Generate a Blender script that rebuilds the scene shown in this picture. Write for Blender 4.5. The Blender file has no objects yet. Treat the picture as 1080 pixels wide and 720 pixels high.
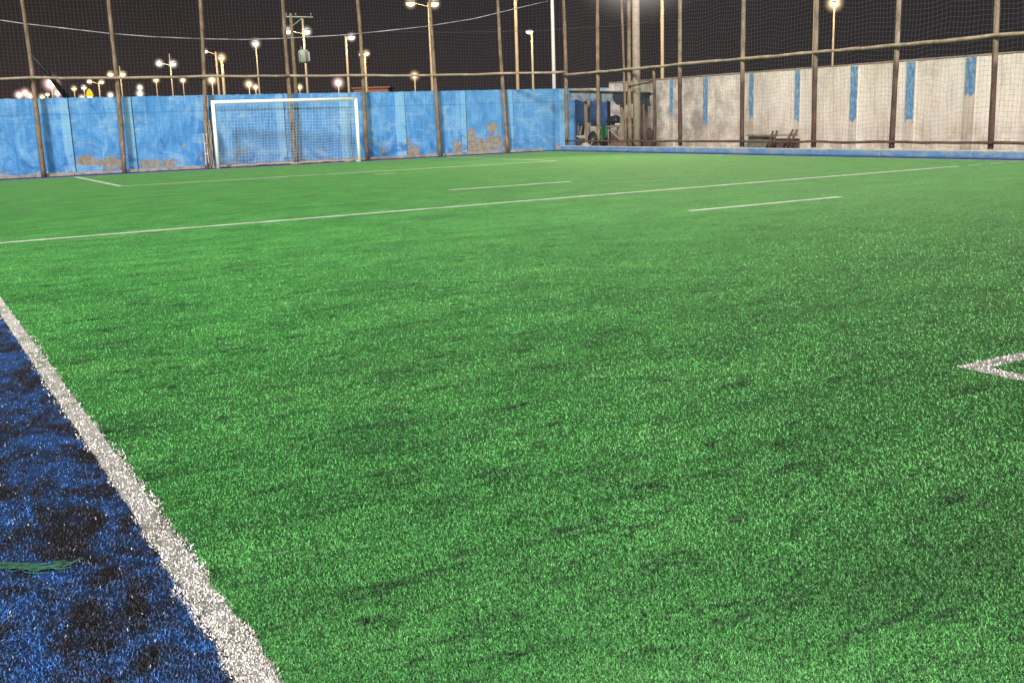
import bpy, math, random
import numpy as np
from mathutils import Vector, Matrix
random.seed(7)
rs = np.random.RandomState(11)
sc = bpy.context.scene
C = sc.collection
R = math.radians

# ------------------------------------------------------------------ camera
H = 1.5
FPX = 1105.03
yaw, pitch, roll = 0.52621, 0.21088, -0.03314
cy, sy, cp, sp = math.cos(yaw), math.sin(yaw), math.cos(pitch), math.sin(pitch)
F = Vector((sy*cp, cy*cp, -sp)); Rv = Vector((cy, -sy, 0)); U = Rv.cross(F)
R2 = math.cos(roll)*Rv + math.sin(roll)*U
U2 = -math.sin(roll)*Rv + math.cos(roll)*U
cam = bpy.data.cameras.new('camera'); co = bpy.data.objects.new('camera', cam); C.objects.link(co)
m = Matrix(((R2.x, U2.x, -F.x, 0), (R2.y, U2.y, -F.y, 0), (R2.z, U2.z, -F.z, H), (0, 0, 0, 1)))
co.matrix_world = m
cam.sensor_width = 36; cam.lens = 36*FPX/1080; cam.clip_end = 3000; cam.clip_start = 0.05
sc.camera = co
sc.view_settings.view_transform = 'Standard'; sc.view_settings.look = 'None'
sc.view_settings.exposure = 0
EYE = Vector((0, 0, H))

def ray(x, y):
    return F + R2*((x-540)/FPX) - U2*((y-360)/FPX)
def at(x, y, D):                       # surveyed point at depth D
    return EYE + ray(x, y)*D
def onY(x, y, Y): d = ray(x, y); return EYE + d*(Y/d.y)
def onX(x, y, X): d = ray(x, y); return EYE + d*(X/d.x)
def onZ(x, y, z=0.0): d = ray(x, y); return EYE + d*((z-H)/d.z)
def horizon(x): return 146 - .033*(x+140)

# ------------------------------------------------------------------ mesh builder
class MB:
    def __init__(s): s.v = []; s.f = []; s.sm = []
    def add(s, vs, fs, smooth=False):
        n = len(s.v); s.v += [tuple(v) for v in vs]
        s.f += [tuple(i+n for i in f) for f in fs]; s.sm += [smooth]*len(fs)
    def box(s, c, d, rz=0, M=None, bev=0.0):
        x, y, z = d[0]/2, d[1]/2, d[2]/2
        b = min(bev, x*.9, y*.9, z*.9)
        cr, sr = math.cos(rz), math.sin(rz)
        def T(p):
            if M is not None: p = M @ Vector(p)
            return (c[0]+cr*p[0]-sr*p[1], c[1]+sr*p[0]+cr*p[1], c[2]+p[2])
        if b <= 0:
            vs = [T((i*x, j*y, k*z)) for i in (-1, 1) for j in (-1, 1) for k in (-1, 1)]
            s.add(vs, [(0,1,3,2),(4,6,7,5),(0,4,5,1),(2,3,7,6),(0,2,6,4),(1,5,7,3)])
            return
        ring = lambda zz, xx, yy, bb: [(-xx+bb,-yy,zz),(xx-bb,-yy,zz),(xx,-yy+bb,zz),(xx,yy-bb,zz),(xx-bb,yy,zz),(-xx+bb,yy,zz),(-xx,yy-bb,zz),(-xx,-yy+bb,zz)]
        rings = [ring(-z, x-b, y-b, b*.5), ring(-z+b, x, y, b), ring(z-b, x, y, b), ring(z, x-b, y-b, b*.5)]
        vs = [T(p) for r in rings for p in r]
        fs = [tuple(range(7, -1, -1)), tuple(range(24, 32))]
        for k in range(3):
            for i in range(8):
                j = (i+1) % 8; fs.append((k*8+i, k*8+j, k*8+8+j, k*8+8+i))
        s.add(vs, fs)
    def tube(s, pts, rad, n=8, cap=True, jit=0.0):
        pts = [Vector(p) for p in pts]
        if not hasattr(rad, '__len__'): rad = [rad]*len(pts)
        vs = []; up = None
        for i, p in enumerate(pts):
            d = (pts[min(i+1, len(pts)-1)] - pts[max(i-1, 0)]).normalized()
            if up is None: up = Vector((0, 0, 1)) if abs(d.z) < .9 else Vector((1, 0, 0))
            a = d.cross(up).normalized(); b = a.cross(d).normalized(); up = b
            for k in range(n):
                t = 2*math.pi*k/n; r = rad[i]*(1+random.uniform(-jit, jit))
                vs.append(p + a*(r*math.cos(t)) + b*(r*math.sin(t)))
        fs = []
        for i in range(len(pts)-1):
            for k in range(n):
                j = (k+1) % n; fs.append((i*n+k, i*n+j, (i+1)*n+j, (i+1)*n+k))
        if cap: fs += [tuple(range(n-1, -1, -1)), tuple((len(pts)-1)*n+k for k in range(n))]
        s.add(vs, fs, True)
    def ell(s, c, r, nu=12, nv=8, rz=0, noise=0):
        vs = []; fs = []
        for j in range(nv+1):
            ph = math.pi*j/nv
            for i in range(nu):
                th = 2*math.pi*i/nu
                q = 1+random.uniform(-noise, noise)
                x, y, z = r[0]*math.sin(ph)*math.cos(th)*q, r[1]*math.sin(ph)*math.sin(th)*q, r[2]*math.cos(ph)*q
                vs.append((c[0]+x*math.cos(rz)-y*math.sin(rz), c[1]+x*math.sin(rz)+y*math.cos(rz), c[2]+z))
        for j in range(nv):
            for i in range(nu):
                k = (i+1) % nu; fs.append((j*nu+i, (j+1)*nu+i, (j+1)*nu+k, j*nu+k))
        s.add(vs, fs, True)
    def quad(s, a, b, c, d): s.add([a, b, c, d], [(0, 1, 2, 3)])
    def build(s, name, mat, parent=None, origin=None):
        me = bpy.data.meshes.new(name)
        off = Vector((0, 0, 0))
        if parent is not None:
            off = parent.location.copy()
            q = parent.parent
            while q is not None: off += q.location; q = q.parent
        elif origin is not None: off = Vector(origin)
        me.from_pydata([tuple(Vector(v)-off) for v in s.v], [], s.f)
        me.polygons.foreach_set('use_smooth', s.sm); me.materials.append(mat)
        o = bpy.data.objects.new(name, me); C.objects.link(o)
        if parent is not None: o.parent = parent
        elif origin is not None: o.location = origin
        return o

def tag(o, label=None, cat=None, group=None, kind=None):
    if label: o['label'] = label
    if cat: o['category'] = cat
    if group: o['group'] = group
    if kind: o['kind'] = kind
    return o
def empty(name, loc, label, cat, group=None):
    o = bpy.data.objects.new(name, None); o.empty_display_size = .2
    o.location = Vector(loc); C.objects.link(o); return tag(o, label, cat, group)

# ------------------------------------------------------------------ materials
def mat(name):
    m = bpy.data.materials.new(name); m.use_nodes = True
    nt = m.node_tree; nt.nodes.clear(); return m, nt
class N:
    def __init__(s, nt): s.nt = nt
    def n(s, t, **k):
        nd = s.nt.nodes.new(t)
        for a, b in k.items():
            if a.startswith('i_'):
                nm = a[2:].replace('_', ' ')
                nd.inputs[nm].default_value = b
            else: setattr(nd, a, b)
        return nd
    def l(s, a, b): s.nt.links.new(a, b)
    def pos(s): return s.n('ShaderNodeNewGeometry').outputs['Position']
    def mapv(s, v, sc_=(1, 1, 1), loc=(0, 0, 0)):
        mp = s.n('ShaderNodeMapping'); mp.inputs['Scale'].default_value = sc_; mp.inputs['Location'].default_value = loc
        s.l(v, mp.inputs['Vector']); return mp.outputs[0]
    def noise(s, v, scale, detail=4, rough=.6, dist=0.0):
        t = s.n('ShaderNodeTexNoise'); t.inputs['Scale'].default_value = scale
        t.inputs['Detail'].default_value = detail; t.inputs['Roughness'].default_value = rough
        t.inputs['Distortion'].default_value = dist
        s.l(v, t.inputs['Vector']); return t.outputs['Fac']
    def ramp(s, f, stops):
        r = s.n('ShaderNodeValToRGB'); e = r.color_ramp.elements
        while len(e) < len(stops): e.new(.5)
        for i, (p, c) in enumerate(stops):
            e[i].position = p; e[i].color = (c if hasattr(c, '__len__') else (c, c, c)) + (1,) if not hasattr(c, '__len__') or len(c) == 3 else c
        s.l(f, r.inputs['Fac']); return r.outputs['Color']
    def mix(s, f, a, b, mode='MIX'):
        m = s.n('ShaderNodeMix'); m.data_type = 'RGBA'; m.blend_type = mode
        for k, v in ((0, f), (6, a), (7, b)):
            if hasattr(v, 'links') or hasattr(v, 'is_linked'): s.l(v, m.inputs[k])
            elif k == 0: m.inputs[0].default_value = v
            else: m.inputs[k].default_value = tuple(v) + ((1,) if len(v) == 3 else ())
        return m.outputs[2]
    def math(s, op, a, b=0.0, clamp=False):
        m = s.n('ShaderNodeMath'); m.operation = op; m.use_clamp = clamp
        for k, v in ((0, a), (1, b)):
            if hasattr(v, 'is_linked'): s.l(v, m.inputs[k])
            else: m.inputs[k].default_value = v
        return m.outputs[0]
    def mr(s, v, a, b, c=0.0, d=1.0):
        m = s.n('ShaderNodeMapRange'); s.l(v, m.inputs[0])
        for i, x in zip((1, 2, 3, 4), (a, b, c, d)): m.inputs[i].default_value = x
        return m.outputs[0]
    def out(s, col, rough=.9, spec=.2, bump=None, bstr=.3, bdist=.02, metal=0.0):
        b = s.n('ShaderNodeBsdfPrincipled'); o = s.n('ShaderNodeOutputMaterial')
        if hasattr(col, 'is_linked'): s.l(col, b.inputs['Base Color'])
        else: b.inputs['Base Color'].default_value = tuple(col)+(1,)
        if hasattr(rough, 'is_linked'): s.l(rough, b.inputs['Roughness'])
        else: b.inputs['Roughness'].default_value = rough
        b.inputs['Specular IOR Level'].default_value = spec; b.inputs['Metallic'].default_value = metal
        if bump is not None:
            u = s.n('ShaderNodeBump'); u.inputs['Strength'].default_value = bstr; u.inputs['Distance'].default_value = bdist
            s.l(bump, u.inputs['Height']); s.l(u.outputs[0], b.inputs['Normal'])
        s.l(b.outputs[0], o.inputs[0]); return b

def simple(name, c, rough=.8, spec=.2, var=.35, scale=6, stretch=(1, 1, 1), metal=0.0, bump=.3):
    m, nt = mat(name); k = N(nt); v = k.mapv(k.pos(), stretch)
    f = k.noise(v, scale, 5, .65)
    dark = tuple(x*(1-var) for x in c); lite = tuple(min(1, x*(1+var)) for x in c)
    col = k.ramp(f, [(.3, dark), (.7, lite)])
    k.out(col, rough, spec, f, bump, .01, metal); return m

def wood_mat(name, lo, hi, split=None, lo2=None, hi2=None):
    m, nt = mat(name); k = N(nt); p = k.pos()
    f = k.noise(k.mapv(p, (1, 1, .12)), 28, 5, .7)
    g = k.noise(p, 2.2, 4, .6)
    col = k.ramp(f, [(.3, lo), (.7, hi)])
    if split:
        s_ = k.n('ShaderNodeSeparateXYZ'); k.l(p, s_.inputs[0])
        zz = k.math('ADD', s_.outputs[2], k.math('MULTIPLY', k.noise(p, 1.1, 3), .8))
        t = k.mr(zz, split-.25, split+.35)
        col = k.mix(t, k.ramp(f, [(.3, lo2), (.7, hi2)]), col)
    col = k.mix(1.0, col, k.ramp(g, [(.3, .55), (.65, 1.1)]), 'MULTIPLY')
    k.out(col, .85, .2, f, .6, .01); return m

M_post = wood_mat('weathered_wood', (.12, .075, .05), (.42, .31, .21))
M_post2 = wood_mat('stained_wood', (.20, .15, .11), (.42, .33, .25), 3.0, (.055, .03, .024), (.17, .10, .08))
M_rail = wood_mat('rail_wood', (.27, .20, .15), (.60, .47, .35))
M_rail_dark = wood_mat('dark_rail', (.05, .03, .025), (.20, .13, .10))
M_plank = wood_mat('plank_wood', (.20, .15, .10), (.45, .37, .28))
M_white = simple('goal_paint', (.92, .91, .88), .45, .4, .06, 4)
M_net = simple('net_cord', (.125, .12, .125), .8, .1, .1, 3)
M_gnet = simple('goal_net_cord', (.62, .62, .62), .8, .1, .1, 3)
M_gheap = simple('dirty_net_cord', (.36, .29, .23), .9, .1, .3, 20)
M_black = simple('black_plastic', (.015, .015, .02), .5, .3, .3, 9)
M_dark = simple('dark_metal', (.05, .05, .05), .5, .4, .3, 9)
M_steel = simple('lamplit_steel', (.50, .38, .22), .5, .4, .15, 5)  # warm tan of the lamplight put into the steel colour
M_conc = simple('concrete_pole', (.37, .30, .24), .9, .2, .2, 7)
M_tarp = simple('blue_grey_tarp', (.27, .31, .37), .6, .3, .55, 3.5)
M_tarp_dk = simple('dark_tarp', (.045, .05, .065), .6, .3, .5, 5)
M_greencloth = simple('green_cloth', (.04, .22, .09), .8, .1, .3, 9)
M_greybox = simple('grey_paint', (.35, .40, .32), .6, .3, .3, 4)
M_earth = simple('dry_earth', (.16, .11, .08), 1, .1, .4, 12)
M_beige = simple('beige_plastic', (.42, .36, .29), .6, .3, .3, 12)
M_greenboard = simple('green_board', (.20, .21, .17), .9, .1, .5, 9)
M_cable = simple('cable_sheath', (.38, .38, .40), .5, .3, .75, 1.4)
M_house = simple('orange_render', (.20, .11, .08), .9, .1, .2, .6)
M_roof = simple('roof_sheet', (.12, .09, .08), .8, .1, .3, 2)

# ---- turf colour nodes, shared by sheets and fibres
def island(k): return k.n('ShaderNodeNewGeometry').outputs['Random Per Island']
def turf_mat(name, kind, blades):
    m, nt = mat(name); k = N(nt); p = k.pos()
    sep = k.n('ShaderNodeSeparateXYZ'); k.l(p, sep.inputs[0])
    if kind == 'green':
        big = k.noise(k.mapv(p, (.35, 1.0, 1)), .5, 3, .6)
        mid = k.noise(k.mapv(p, (.8, 1.5, 1)), 1.1, 6, .68, .4)
        smudge = k.noise(k.mapv(p, (.45, 1.9, 1), (7, 3, 0)), 1.7, 8, .74, .5)
        col = k.ramp(mid, [(.28, (.060, .235, .060)), (.5, (.094, .385, .088)), (.72, (.160, .51, .125))])
        col = k.mix(k.math('MULTIPLY', k.ramp(big, [(.45, 0.0), (.7, 1.0)]), .35), col, (.14, .42, .11))
        col = k.mix(k.ramp(smudge, [(.30, .7), (.40, .15), (.48, 0.0)]), col, (.040, .11, .048))
        st = k.noise(k.mapv(p, (1.1, 4.2, 1), (1, 8, 0)), 2.3, 9, .8, .7)
        col = k.mix(k.ramp(st, [(.375, .92), (.43, .4), (.47, 0.0)]), col, (.022, .050, .030))
        # floodlight sheen painted in: paler, greyer turf toward the right fence
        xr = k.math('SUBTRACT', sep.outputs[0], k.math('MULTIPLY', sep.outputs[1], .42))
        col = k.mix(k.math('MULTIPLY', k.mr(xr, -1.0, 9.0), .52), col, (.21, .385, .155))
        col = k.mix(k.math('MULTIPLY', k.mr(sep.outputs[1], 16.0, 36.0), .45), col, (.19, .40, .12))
    elif kind == 'blue':
        a = k.noise(k.mapv(p, (1.7, .8, 1)), 2.3, 9, .70, 1.3)
        b = k.noise(k.mapv(p, (1, 1, 1), (3, 9, 0)), 9, 5, .7)
        f = k.math('ADD', k.math('MULTIPLY', a, .75), k.math('MULTIPLY', b, .25))
        col = k.ramp(f, [(.41, (.034, .032, .037)), (.465, (.040, .052, .095)), (.515, (.044, .095, .24)), (.60, (.048, .16, .50))])
    else:
        b = k.noise(p, 14, 5, .7)
        c = k.noise(p, 1.6, 5, .7)
        col = k.ramp(b, [(.3, (.70, .66, .62)), (.6, (.98, .95, .91))])
        col = k.mix(k.ramp(c, [(.33, .55), (.45, 0.0)]), col, (.30, .27, .22))
        if not blades:
            col = k.mix(k.ramp(k.noise(p, 3.3, 6, .8), [(.38, .8), (.52, 0.0)]), col, (.11, .26, .09))
    if blades:
        r = island(k)
        lo, hi = ((.46, 1.6) if kind == 'green' else (.35, 1.9)) if kind != 'white' else (.45, 1.3)
        v = k.mr(r, 0, 1, lo, hi)
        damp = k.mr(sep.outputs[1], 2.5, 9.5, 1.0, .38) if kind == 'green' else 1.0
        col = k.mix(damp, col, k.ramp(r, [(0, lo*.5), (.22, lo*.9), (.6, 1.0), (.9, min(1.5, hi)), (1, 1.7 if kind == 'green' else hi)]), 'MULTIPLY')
        tint = k.n('ShaderNodeTexWhiteNoise'); tint.noise_dimensions = '1D'; k.l(r, tint.inputs['W'])
        if kind == 'green':
            col = k.mix(k.ramp(tint.outputs['Value'], [(.84, 0.0), (1, .28)]), col, (.20, .38, .16))
            col = k.mix(k.ramp(tint.outputs['Value'], [(.0, .9), (.12, 0.0)]), col, (.02, .035, .02))
        if kind == 'green':
            wear = k.noise(k.mapv(p, (.5, 1, 1), (2, 5, 0)), .8, 4, .6)
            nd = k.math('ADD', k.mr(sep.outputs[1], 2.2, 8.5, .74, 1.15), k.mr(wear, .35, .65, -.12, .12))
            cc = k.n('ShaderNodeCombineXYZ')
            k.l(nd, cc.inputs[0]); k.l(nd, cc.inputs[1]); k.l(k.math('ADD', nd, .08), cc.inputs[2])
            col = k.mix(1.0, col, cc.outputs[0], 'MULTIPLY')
        if kind == 'blue':
            col = k.mix(k.ramp(tint.outputs['Value'], [(.985, 0.0), (.99, .9)]), col, (.5, .55, .6))
        k.out(col, .62, .18)
    else:
        fine = k.noise(p, 95 if kind != 'far' else 30, 4, .8)
        fine2 = k.noise(k.mapv(p, (1, .6, 1)), 22, 5, .8)
        mul = k.ramp(fine2, [(.32, .45), (.5, .95), (.68, 1.55)])
        col = k.mix(.8, col, mul, 'MULTIPLY')
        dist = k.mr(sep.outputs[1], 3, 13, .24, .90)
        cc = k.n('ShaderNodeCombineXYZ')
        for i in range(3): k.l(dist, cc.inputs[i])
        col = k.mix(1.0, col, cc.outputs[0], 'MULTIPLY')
        k.out(col, .85, .15, fine2, .5, .03)
    return m
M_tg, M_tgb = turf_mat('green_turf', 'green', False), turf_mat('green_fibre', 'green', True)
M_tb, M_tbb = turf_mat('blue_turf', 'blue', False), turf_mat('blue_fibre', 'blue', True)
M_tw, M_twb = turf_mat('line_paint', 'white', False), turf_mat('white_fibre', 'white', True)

def paint_wall(name, kind):
    m, nt = mat(name); k = N(nt); p = k.pos()
    s_ = k.n('ShaderNodeSeparateXYZ'); k.l(p, s_.inputs[0])
    if kind in ('blue', 'pilaster', 'curb', 'blue_in'):
        streak = k.noise(k.mapv(p, (1.7, 1.7, .75)), 1.6, 7, .68, .9)
        blot = k.noise(k.mapv(p, (1, 1, 1.2)), 1.3, 7, .7, .7)
        col = k.ramp(streak, [(.3, (.045, .20, .50)), (.5, (.085, .30, .66)), (.7, (.20, .46, .80))])
        if kind == 'pilaster': col = k.mix(.6, col, (.30, .58, .80))
        dk = k.math('ADD', blot, k.math('MULTIPLY', k.mr(s_.outputs[2], 0, 1.9), .18))
        col = k.mix(k.ramp(dk, [(.44, .85), (.54, 0.0)]), col, (.030, .16, .46))
        chalk = k.noise(k.mapv(p, (.6, .6, .9), (4, 4, 4)), 1.5, 8, .72, 1.0)
        col = k.mix(k.ramp(chalk, [(.50, 0.0), (.66, .6)]), col, (.36, .56, .74))
        # washed-out run marks below the top
        run = k.noise(k.mapv(p, (7, 7, .35)), 1.5, 4, .6)
        col = k.mix(k.math('MULTIPLY', k.ramp(run, [(.5, 0.0), (.70, .35)]), k.mr(s_.outputs[2], .4, 2.4)), col, (.32, .55, .80))
        # the wall greys to the right end
        col = k.mix(k.mr(s_.outputs[0], 17, 27, 0, .42), col, (.12, .29, .44))
        # slab joints
        band = k.math('ABSOLUTE', k.math('SUBTRACT', s_.outputs[2], k.math('ADD', 2.06, k.math('MULTIPLY', k.noise(p, .5, 2), .05))))
        col = k.mix(k.mr(band, .0, .035, .40, 0), col, (.03, .13, .33))
        at_ = k.n('ShaderNodeAttribute'); at_.attribute_name = 'peel'
        pn = k.math('ADD', k.math('MULTIPLY', k.noise(k.mapv(p, (1, 1, 1.1)), 2.6, 8, .78, .8), .62), k.math('MULTIPLY', k.noise(k.mapv(p, (1.6, 1.6, 1)), 7.5, 6, .8), .40))
        pk = k.math('ADD', at_.outputs['Fac'], pn)
        plaster = k.ramp(k.noise(p, 7, 6, .75), [(.3, (.17, .15, .13)), (.6, (.36, .32, .27)), (.75, (.52, .47, .41))])
        pf = k.ramp(pk, [(.88, 0.0), (.915, .75), (.95, 1.0)])
        if kind == 'curb':
            cn = k.noise(k.mapv(p, (1, .9, 2)), 1.6, 7, .75, .4)
            col = k.mix(k.ramp(cn, [(.47, 0.0), (.56, .85)]), col, (.42, .45, .46))
            col = k.mix(.55, col, (.12, .20, .31))
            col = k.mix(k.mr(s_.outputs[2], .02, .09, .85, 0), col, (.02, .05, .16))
        if kind == 'blue_in':
            col = k.mix(.55, col, (.02, .06, .16))
        col = k.mix(pf, col, plaster)
        k.out(col, .8, .2, k.math('ADD', blot, k.math('MULTIPLY', pf, -.5)), .35, .02)
    else:
        a = k.noise(k.mapv(p, (1, 1, .6)), 1.2, 7, .7, .4)
        b = k.noise(k.mapv(p, (3, 3, .35)), 1.8, 5, .65)
        c = k.noise(p, 22, 4, .8)
        col = k.ramp(a, [(.3, (.66, .57, .47)), (.5, (.85, .77, .66)), (.7, (.93, .87, .79))])
        col = k.mix(k.ramp(b, [(.30, .45), (.47, 0.0)]), col, (.40, .32, .28))
        col = k.mix(k.ramp(c, [(.40, .45), (.52, 0.0)]), col, (.43, .35, .28))
        far = k.mr(s_.outputs[1], 27, 34)
        col = k.mix(k.math('MULTIPLY', far, k.ramp(k.noise(p, 1.5, 6, .7), [(.4, .75), (.6, .05)])), col, (.24, .21, .20))
        col = k.mix(k.math('MULTIPLY', k.mr(s_.outputs[2], .9, .2), k.ramp(k.noise(p, 2.5, 5, .7), [(.42, 0.0), (.6, .6)])), col, (.36, .28, .20))
        if kind == 'bare': col = k.mix(.4, col, (.40, .33, .27))
        k.out(col, .9, .1, c, .5, .02)
    return m
M_wb, M_wp, M_curb = paint_wall('blue_wall_paint', 'blue'), paint_wall('pilaster_paint', 'pilaster'), paint_wall('curb_paint', 'curb')
M_ww, M_wbare = paint_wall('bare_plaster', 'white'), paint_wall('pilaster_plaster', 'bare')
m, nt = mat('stripe_paint'); k = N(nt); f = k.noise(k.mapv(k.pos(), (3, 3, 1.5)), 3, 6, .75)
k.out(k.ramp(f, [(.30, (.06, .17, .36)), (.48, (.12, .27, .46)), (.58, (.26, .40, .54)), (.66, (.60, .56, .50))]), .8, .2, f, .3, .01); M_stripe = m

def emit(name, c, s):
    m, nt = mat(name); k = N(nt); e = k.n('ShaderNodeEmission'); e.inputs[0].default_value = c+(1,); e.inputs[1].default_value = s
    o = k.n('ShaderNodeOutputMaterial'); k.l(e.outputs[0], o.inputs[0]); return m
WARM = (1, .70, .38); PALE = (1, .88, .72); PINK = (1, .62, .55); YEL = (1, .78, .10)
M_em = {c: emit('lamp_light', c, 9.0) for c in (WARM, PALE, PINK)}
M_yel = emit('yellow_light', (1, .72, .05), 1.1)
glow_cache = {}
def glow_mat(c, peak):
    # lit humid air: emission density falling off from the lamp
    key = (c, round(peak, 3))
    if key in glow_cache: return glow_cache[key]
    m, nt = mat('lit_haze'); k = N(nt)
    tc = k.n('ShaderNodeTexCoord'); ln = k.n('ShaderNodeVectorMath'); ln.operation = 'LENGTH'; k.l(tc.outputs['Object'], ln.inputs[0])
    f = k.math('SUBTRACT', 1.0, ln.outputs['Value'], True)
    f = k.math('ADD', k.math('MULTIPLY', k.math('POWER', f, 9.0), 1.0), k.math('MULTIPLY', k.math('POWER', f, 2.6), .08))
    e = k.n('ShaderNodeEmission'); e.inputs[0].default_value = c+(1,)
    k.l(k.math('MULTIPLY', f, peak), e.inputs[1])
    o = k.n('ShaderNodeOutputMaterial'); k.l(e.outputs[0], o.inputs['Volume'])
    glow_cache[key] = m; return m
_gm = {}
def glow(parent, p, r, c, peak=14.0):
    b = MB(); b.ell((0, 0, 0), (1, 1, 1), 16, 10)
    me_key = 'g'
    o = b.build('glow', glow_mat(c, peak*2.6/r))
    o.scale = (r, r, r); off = parent.location
    o.parent = parent; o.location = Vector(p) - off
    return o

# ------------------------------------------------------------------ world + sun
w = bpy.data.worlds.new('World'); sc.world = w; w.use_nodes = True
nt = w.node_tree; nt.nodes.clear(); k = N(nt)
tc = k.n('ShaderNodeTexCoord'); s_ = k.n('ShaderNodeSeparateXYZ'); k.l(tc.outputs['Generated'], s_.inputs[0])
lo = k.mr(s_.outputs[2], .0, .16)
az = k.mr(s_.outputs[0], .05, .75)
hor = k.mix(az, (.070, .045, .041), (.030, .027, .029))
top = k.mix(az, (.019, .017, .018), (.027, .025, .028))
col = k.mix(k.math('POWER', lo, .55), hor, top)
col = k.mix(.22, col, k.mix(k.noise(tc.outputs['Generated'], 3.2, 4, .6), (.008, .006, .007), (.05, .04, .042)))
sky = k.n('ShaderNodeTexSky'); sky.sky_type = 'NISHITA'; sky.sun_disc = False
sky.sun_elevation = R(-8); sky.sun_rotation = R(225)
bg = k.n('ShaderNodeBackground'); bg.inputs[1].default_value = 1.0
addc = k.mix(1.0, col, k.mix(1.0, sky.outputs[0], (.05, .05, .05), 'MULTIPLY'), 'ADD')
k.l(addc, bg.inputs[0]); o = k.n('ShaderNodeOutputWorld'); k.l(bg.outputs[0], o.inputs[0])

el, azm = R(37), R(46)   # floodlights behind the camera and to its left
L = bpy.data.lights.new('floodlighting', 'SUN'); L.energy = 4.7; L.angle = R(9); L.color = (1, .965, .92)
lo_ = bpy.data.objects.new('floodlighting', L); C.objects.link(lo_)
d = Vector((math.sin(azm)*math.cos(el), math.cos(azm)*math.cos(el), -math.sin(el)))
lo_.rotation_euler = d.to_track_quat('-Z', 'Y').to_euler()

# ------------------------------------------------------------------ ground, turf, lines
b = MB(); b.quad((-1500, -1500, -.03), (1500, -1500, -.03), (1500, 1500, -.03), (-1500, 1500, -.03))
tag(b.build('ground', simple('bare_ground', (.06, .05, .045), 1, .1, .4, .3)), 'dark bare ground outside the pitch walls', 'ground', kind='structure')

XS0, XS1 = .645, .765          # near touchline
XR0, XR1 = 24.50, 24.60        # far touchline
YG0, YG1 = 38.15, 38.27        # goal line
XG, XC = XS1, 24.83            # curb face
def fibre_arrays(n, kindfn):
    r0, r1 = 1.7, 19.0
    u = rs.rand(n); r = 1/(1/r0 - u*(1/r0-1/r1))
    a = yaw + rs.uniform(-.72, .62, n)
    x = r*np.sin(a); y = r*np.cos(a)
    keep = kindfn(x, y); x, y, r = x[keep], y[keep], r[keep]
    n = len(x)
    ln = (.0075+.0009*r)*rs.uniform(.6, 1.25, n); wd = (.0010+.00042*r)*rs.uniform(.7, 1.3, n)
    fade = np.clip((19-r)/8, .15, 1); ln *= fade
    th = rs.uniform(0, 2*np.pi, n); tilt = rs.uniform(.7, 1.45, n)
    dx, dy, dz = np.cos(th)*np.sin(tilt), np.sin(th)*np.sin(tilt), np.cos(tilt)
    # width axis: horizontal, random about the blade direction
    ph = th + np.pi/2 + rs.uniform(-.5, .5, n)
    wx, wy = np.cos(ph)*wd/2, np.sin(ph)*wd/2
    z0 = np.full(n, .003)
    bend = rs.uniform(.15, .6, n)
    V = np.zeros((n, 5, 3), dtype=np.float32)
    V[:, 0] = np.stack([x-wx, y-wy, z0], 1); V[:, 1] = np.stack([x+wx, y+wy, z0], 1)
    mx, my, mz = x+dx*ln*.5, y+dy*ln*.5, z0+dz*ln*.5+.002
    V[:, 2] = np.stack([mx+wx, my+wy, mz], 1); V[:, 3] = np.stack([mx-wx, my-wy, mz], 1)
    ex, ey, ez = mx+dx*ln*.5*(1+bend), my+dy*ln*.5*(1+bend), mz+dz*ln*.5*(1-bend*1.2)
    V[:, 4] = np.stack([ex, ey, np.maximum(ez, .004)], 1)
    return V
def fibre_mesh(name, base, mats, n, kindfn):
    """one mesh: the backing sheet (vertices in base) and the pile standing on it"""
    V = fibre_arrays(n, kindfn); nb = len(V)
    bv = np.array(base['v'], dtype=np.float32); nv = len(bv)
    co_ = np.concatenate([bv, V.reshape(-1, 3)])
    me = bpy.data.meshes.new(name); me.vertices.add(len(co_)); me.vertices.foreach_set('co', co_.ravel())
    bf = base['f']; nf = len(bf)
    idx = (np.arange(nb)*5+nv)[:, None]
    quads = idx + np.array([[0, 1, 2, 3]]); tris = idx + np.array([[3, 2, 4]])
    loops = np.concatenate([np.array(bf).ravel(), quads.ravel(), tris.ravel()]).astype(np.int32)
    me.loops.add(len(loops)); me.loops.foreach_set('vertex_index', loops)
    tot = np.concatenate([np.full(nf+nb, 4), np.full(nb, 3)]).astype(np.int32)
    st = np.concatenate([[0], np.cumsum(tot)[:-1]]).astype(np.int32)
    me.polygons.add(len(tot)); me.polygons.foreach_set('loop_start', st); me.polygons.foreach_set('loop_total', tot)
    mi = np.concatenate([np.zeros(nf), np.ones(2*nb)]).astype(np.int32); me.polygons.foreach_set('material_index', mi)
    for mm in mats: me.materials.append(mm)
    me.update(calc_edges=True); me.validate()
    o = bpy.data.objects.new(name, me); C.objects.link(o); return o
def rects(rl, z):
    v = []; f = []
    for (x0, y0, x1, y1) in rl:
        n = len(v); v += [(x0, y0, z), (x1, y0, z), (x1, y1, z), (x0, y1, z)]; f.append([n, n+1, n+2, n+3])
    return dict(v=v, f=f)

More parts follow.
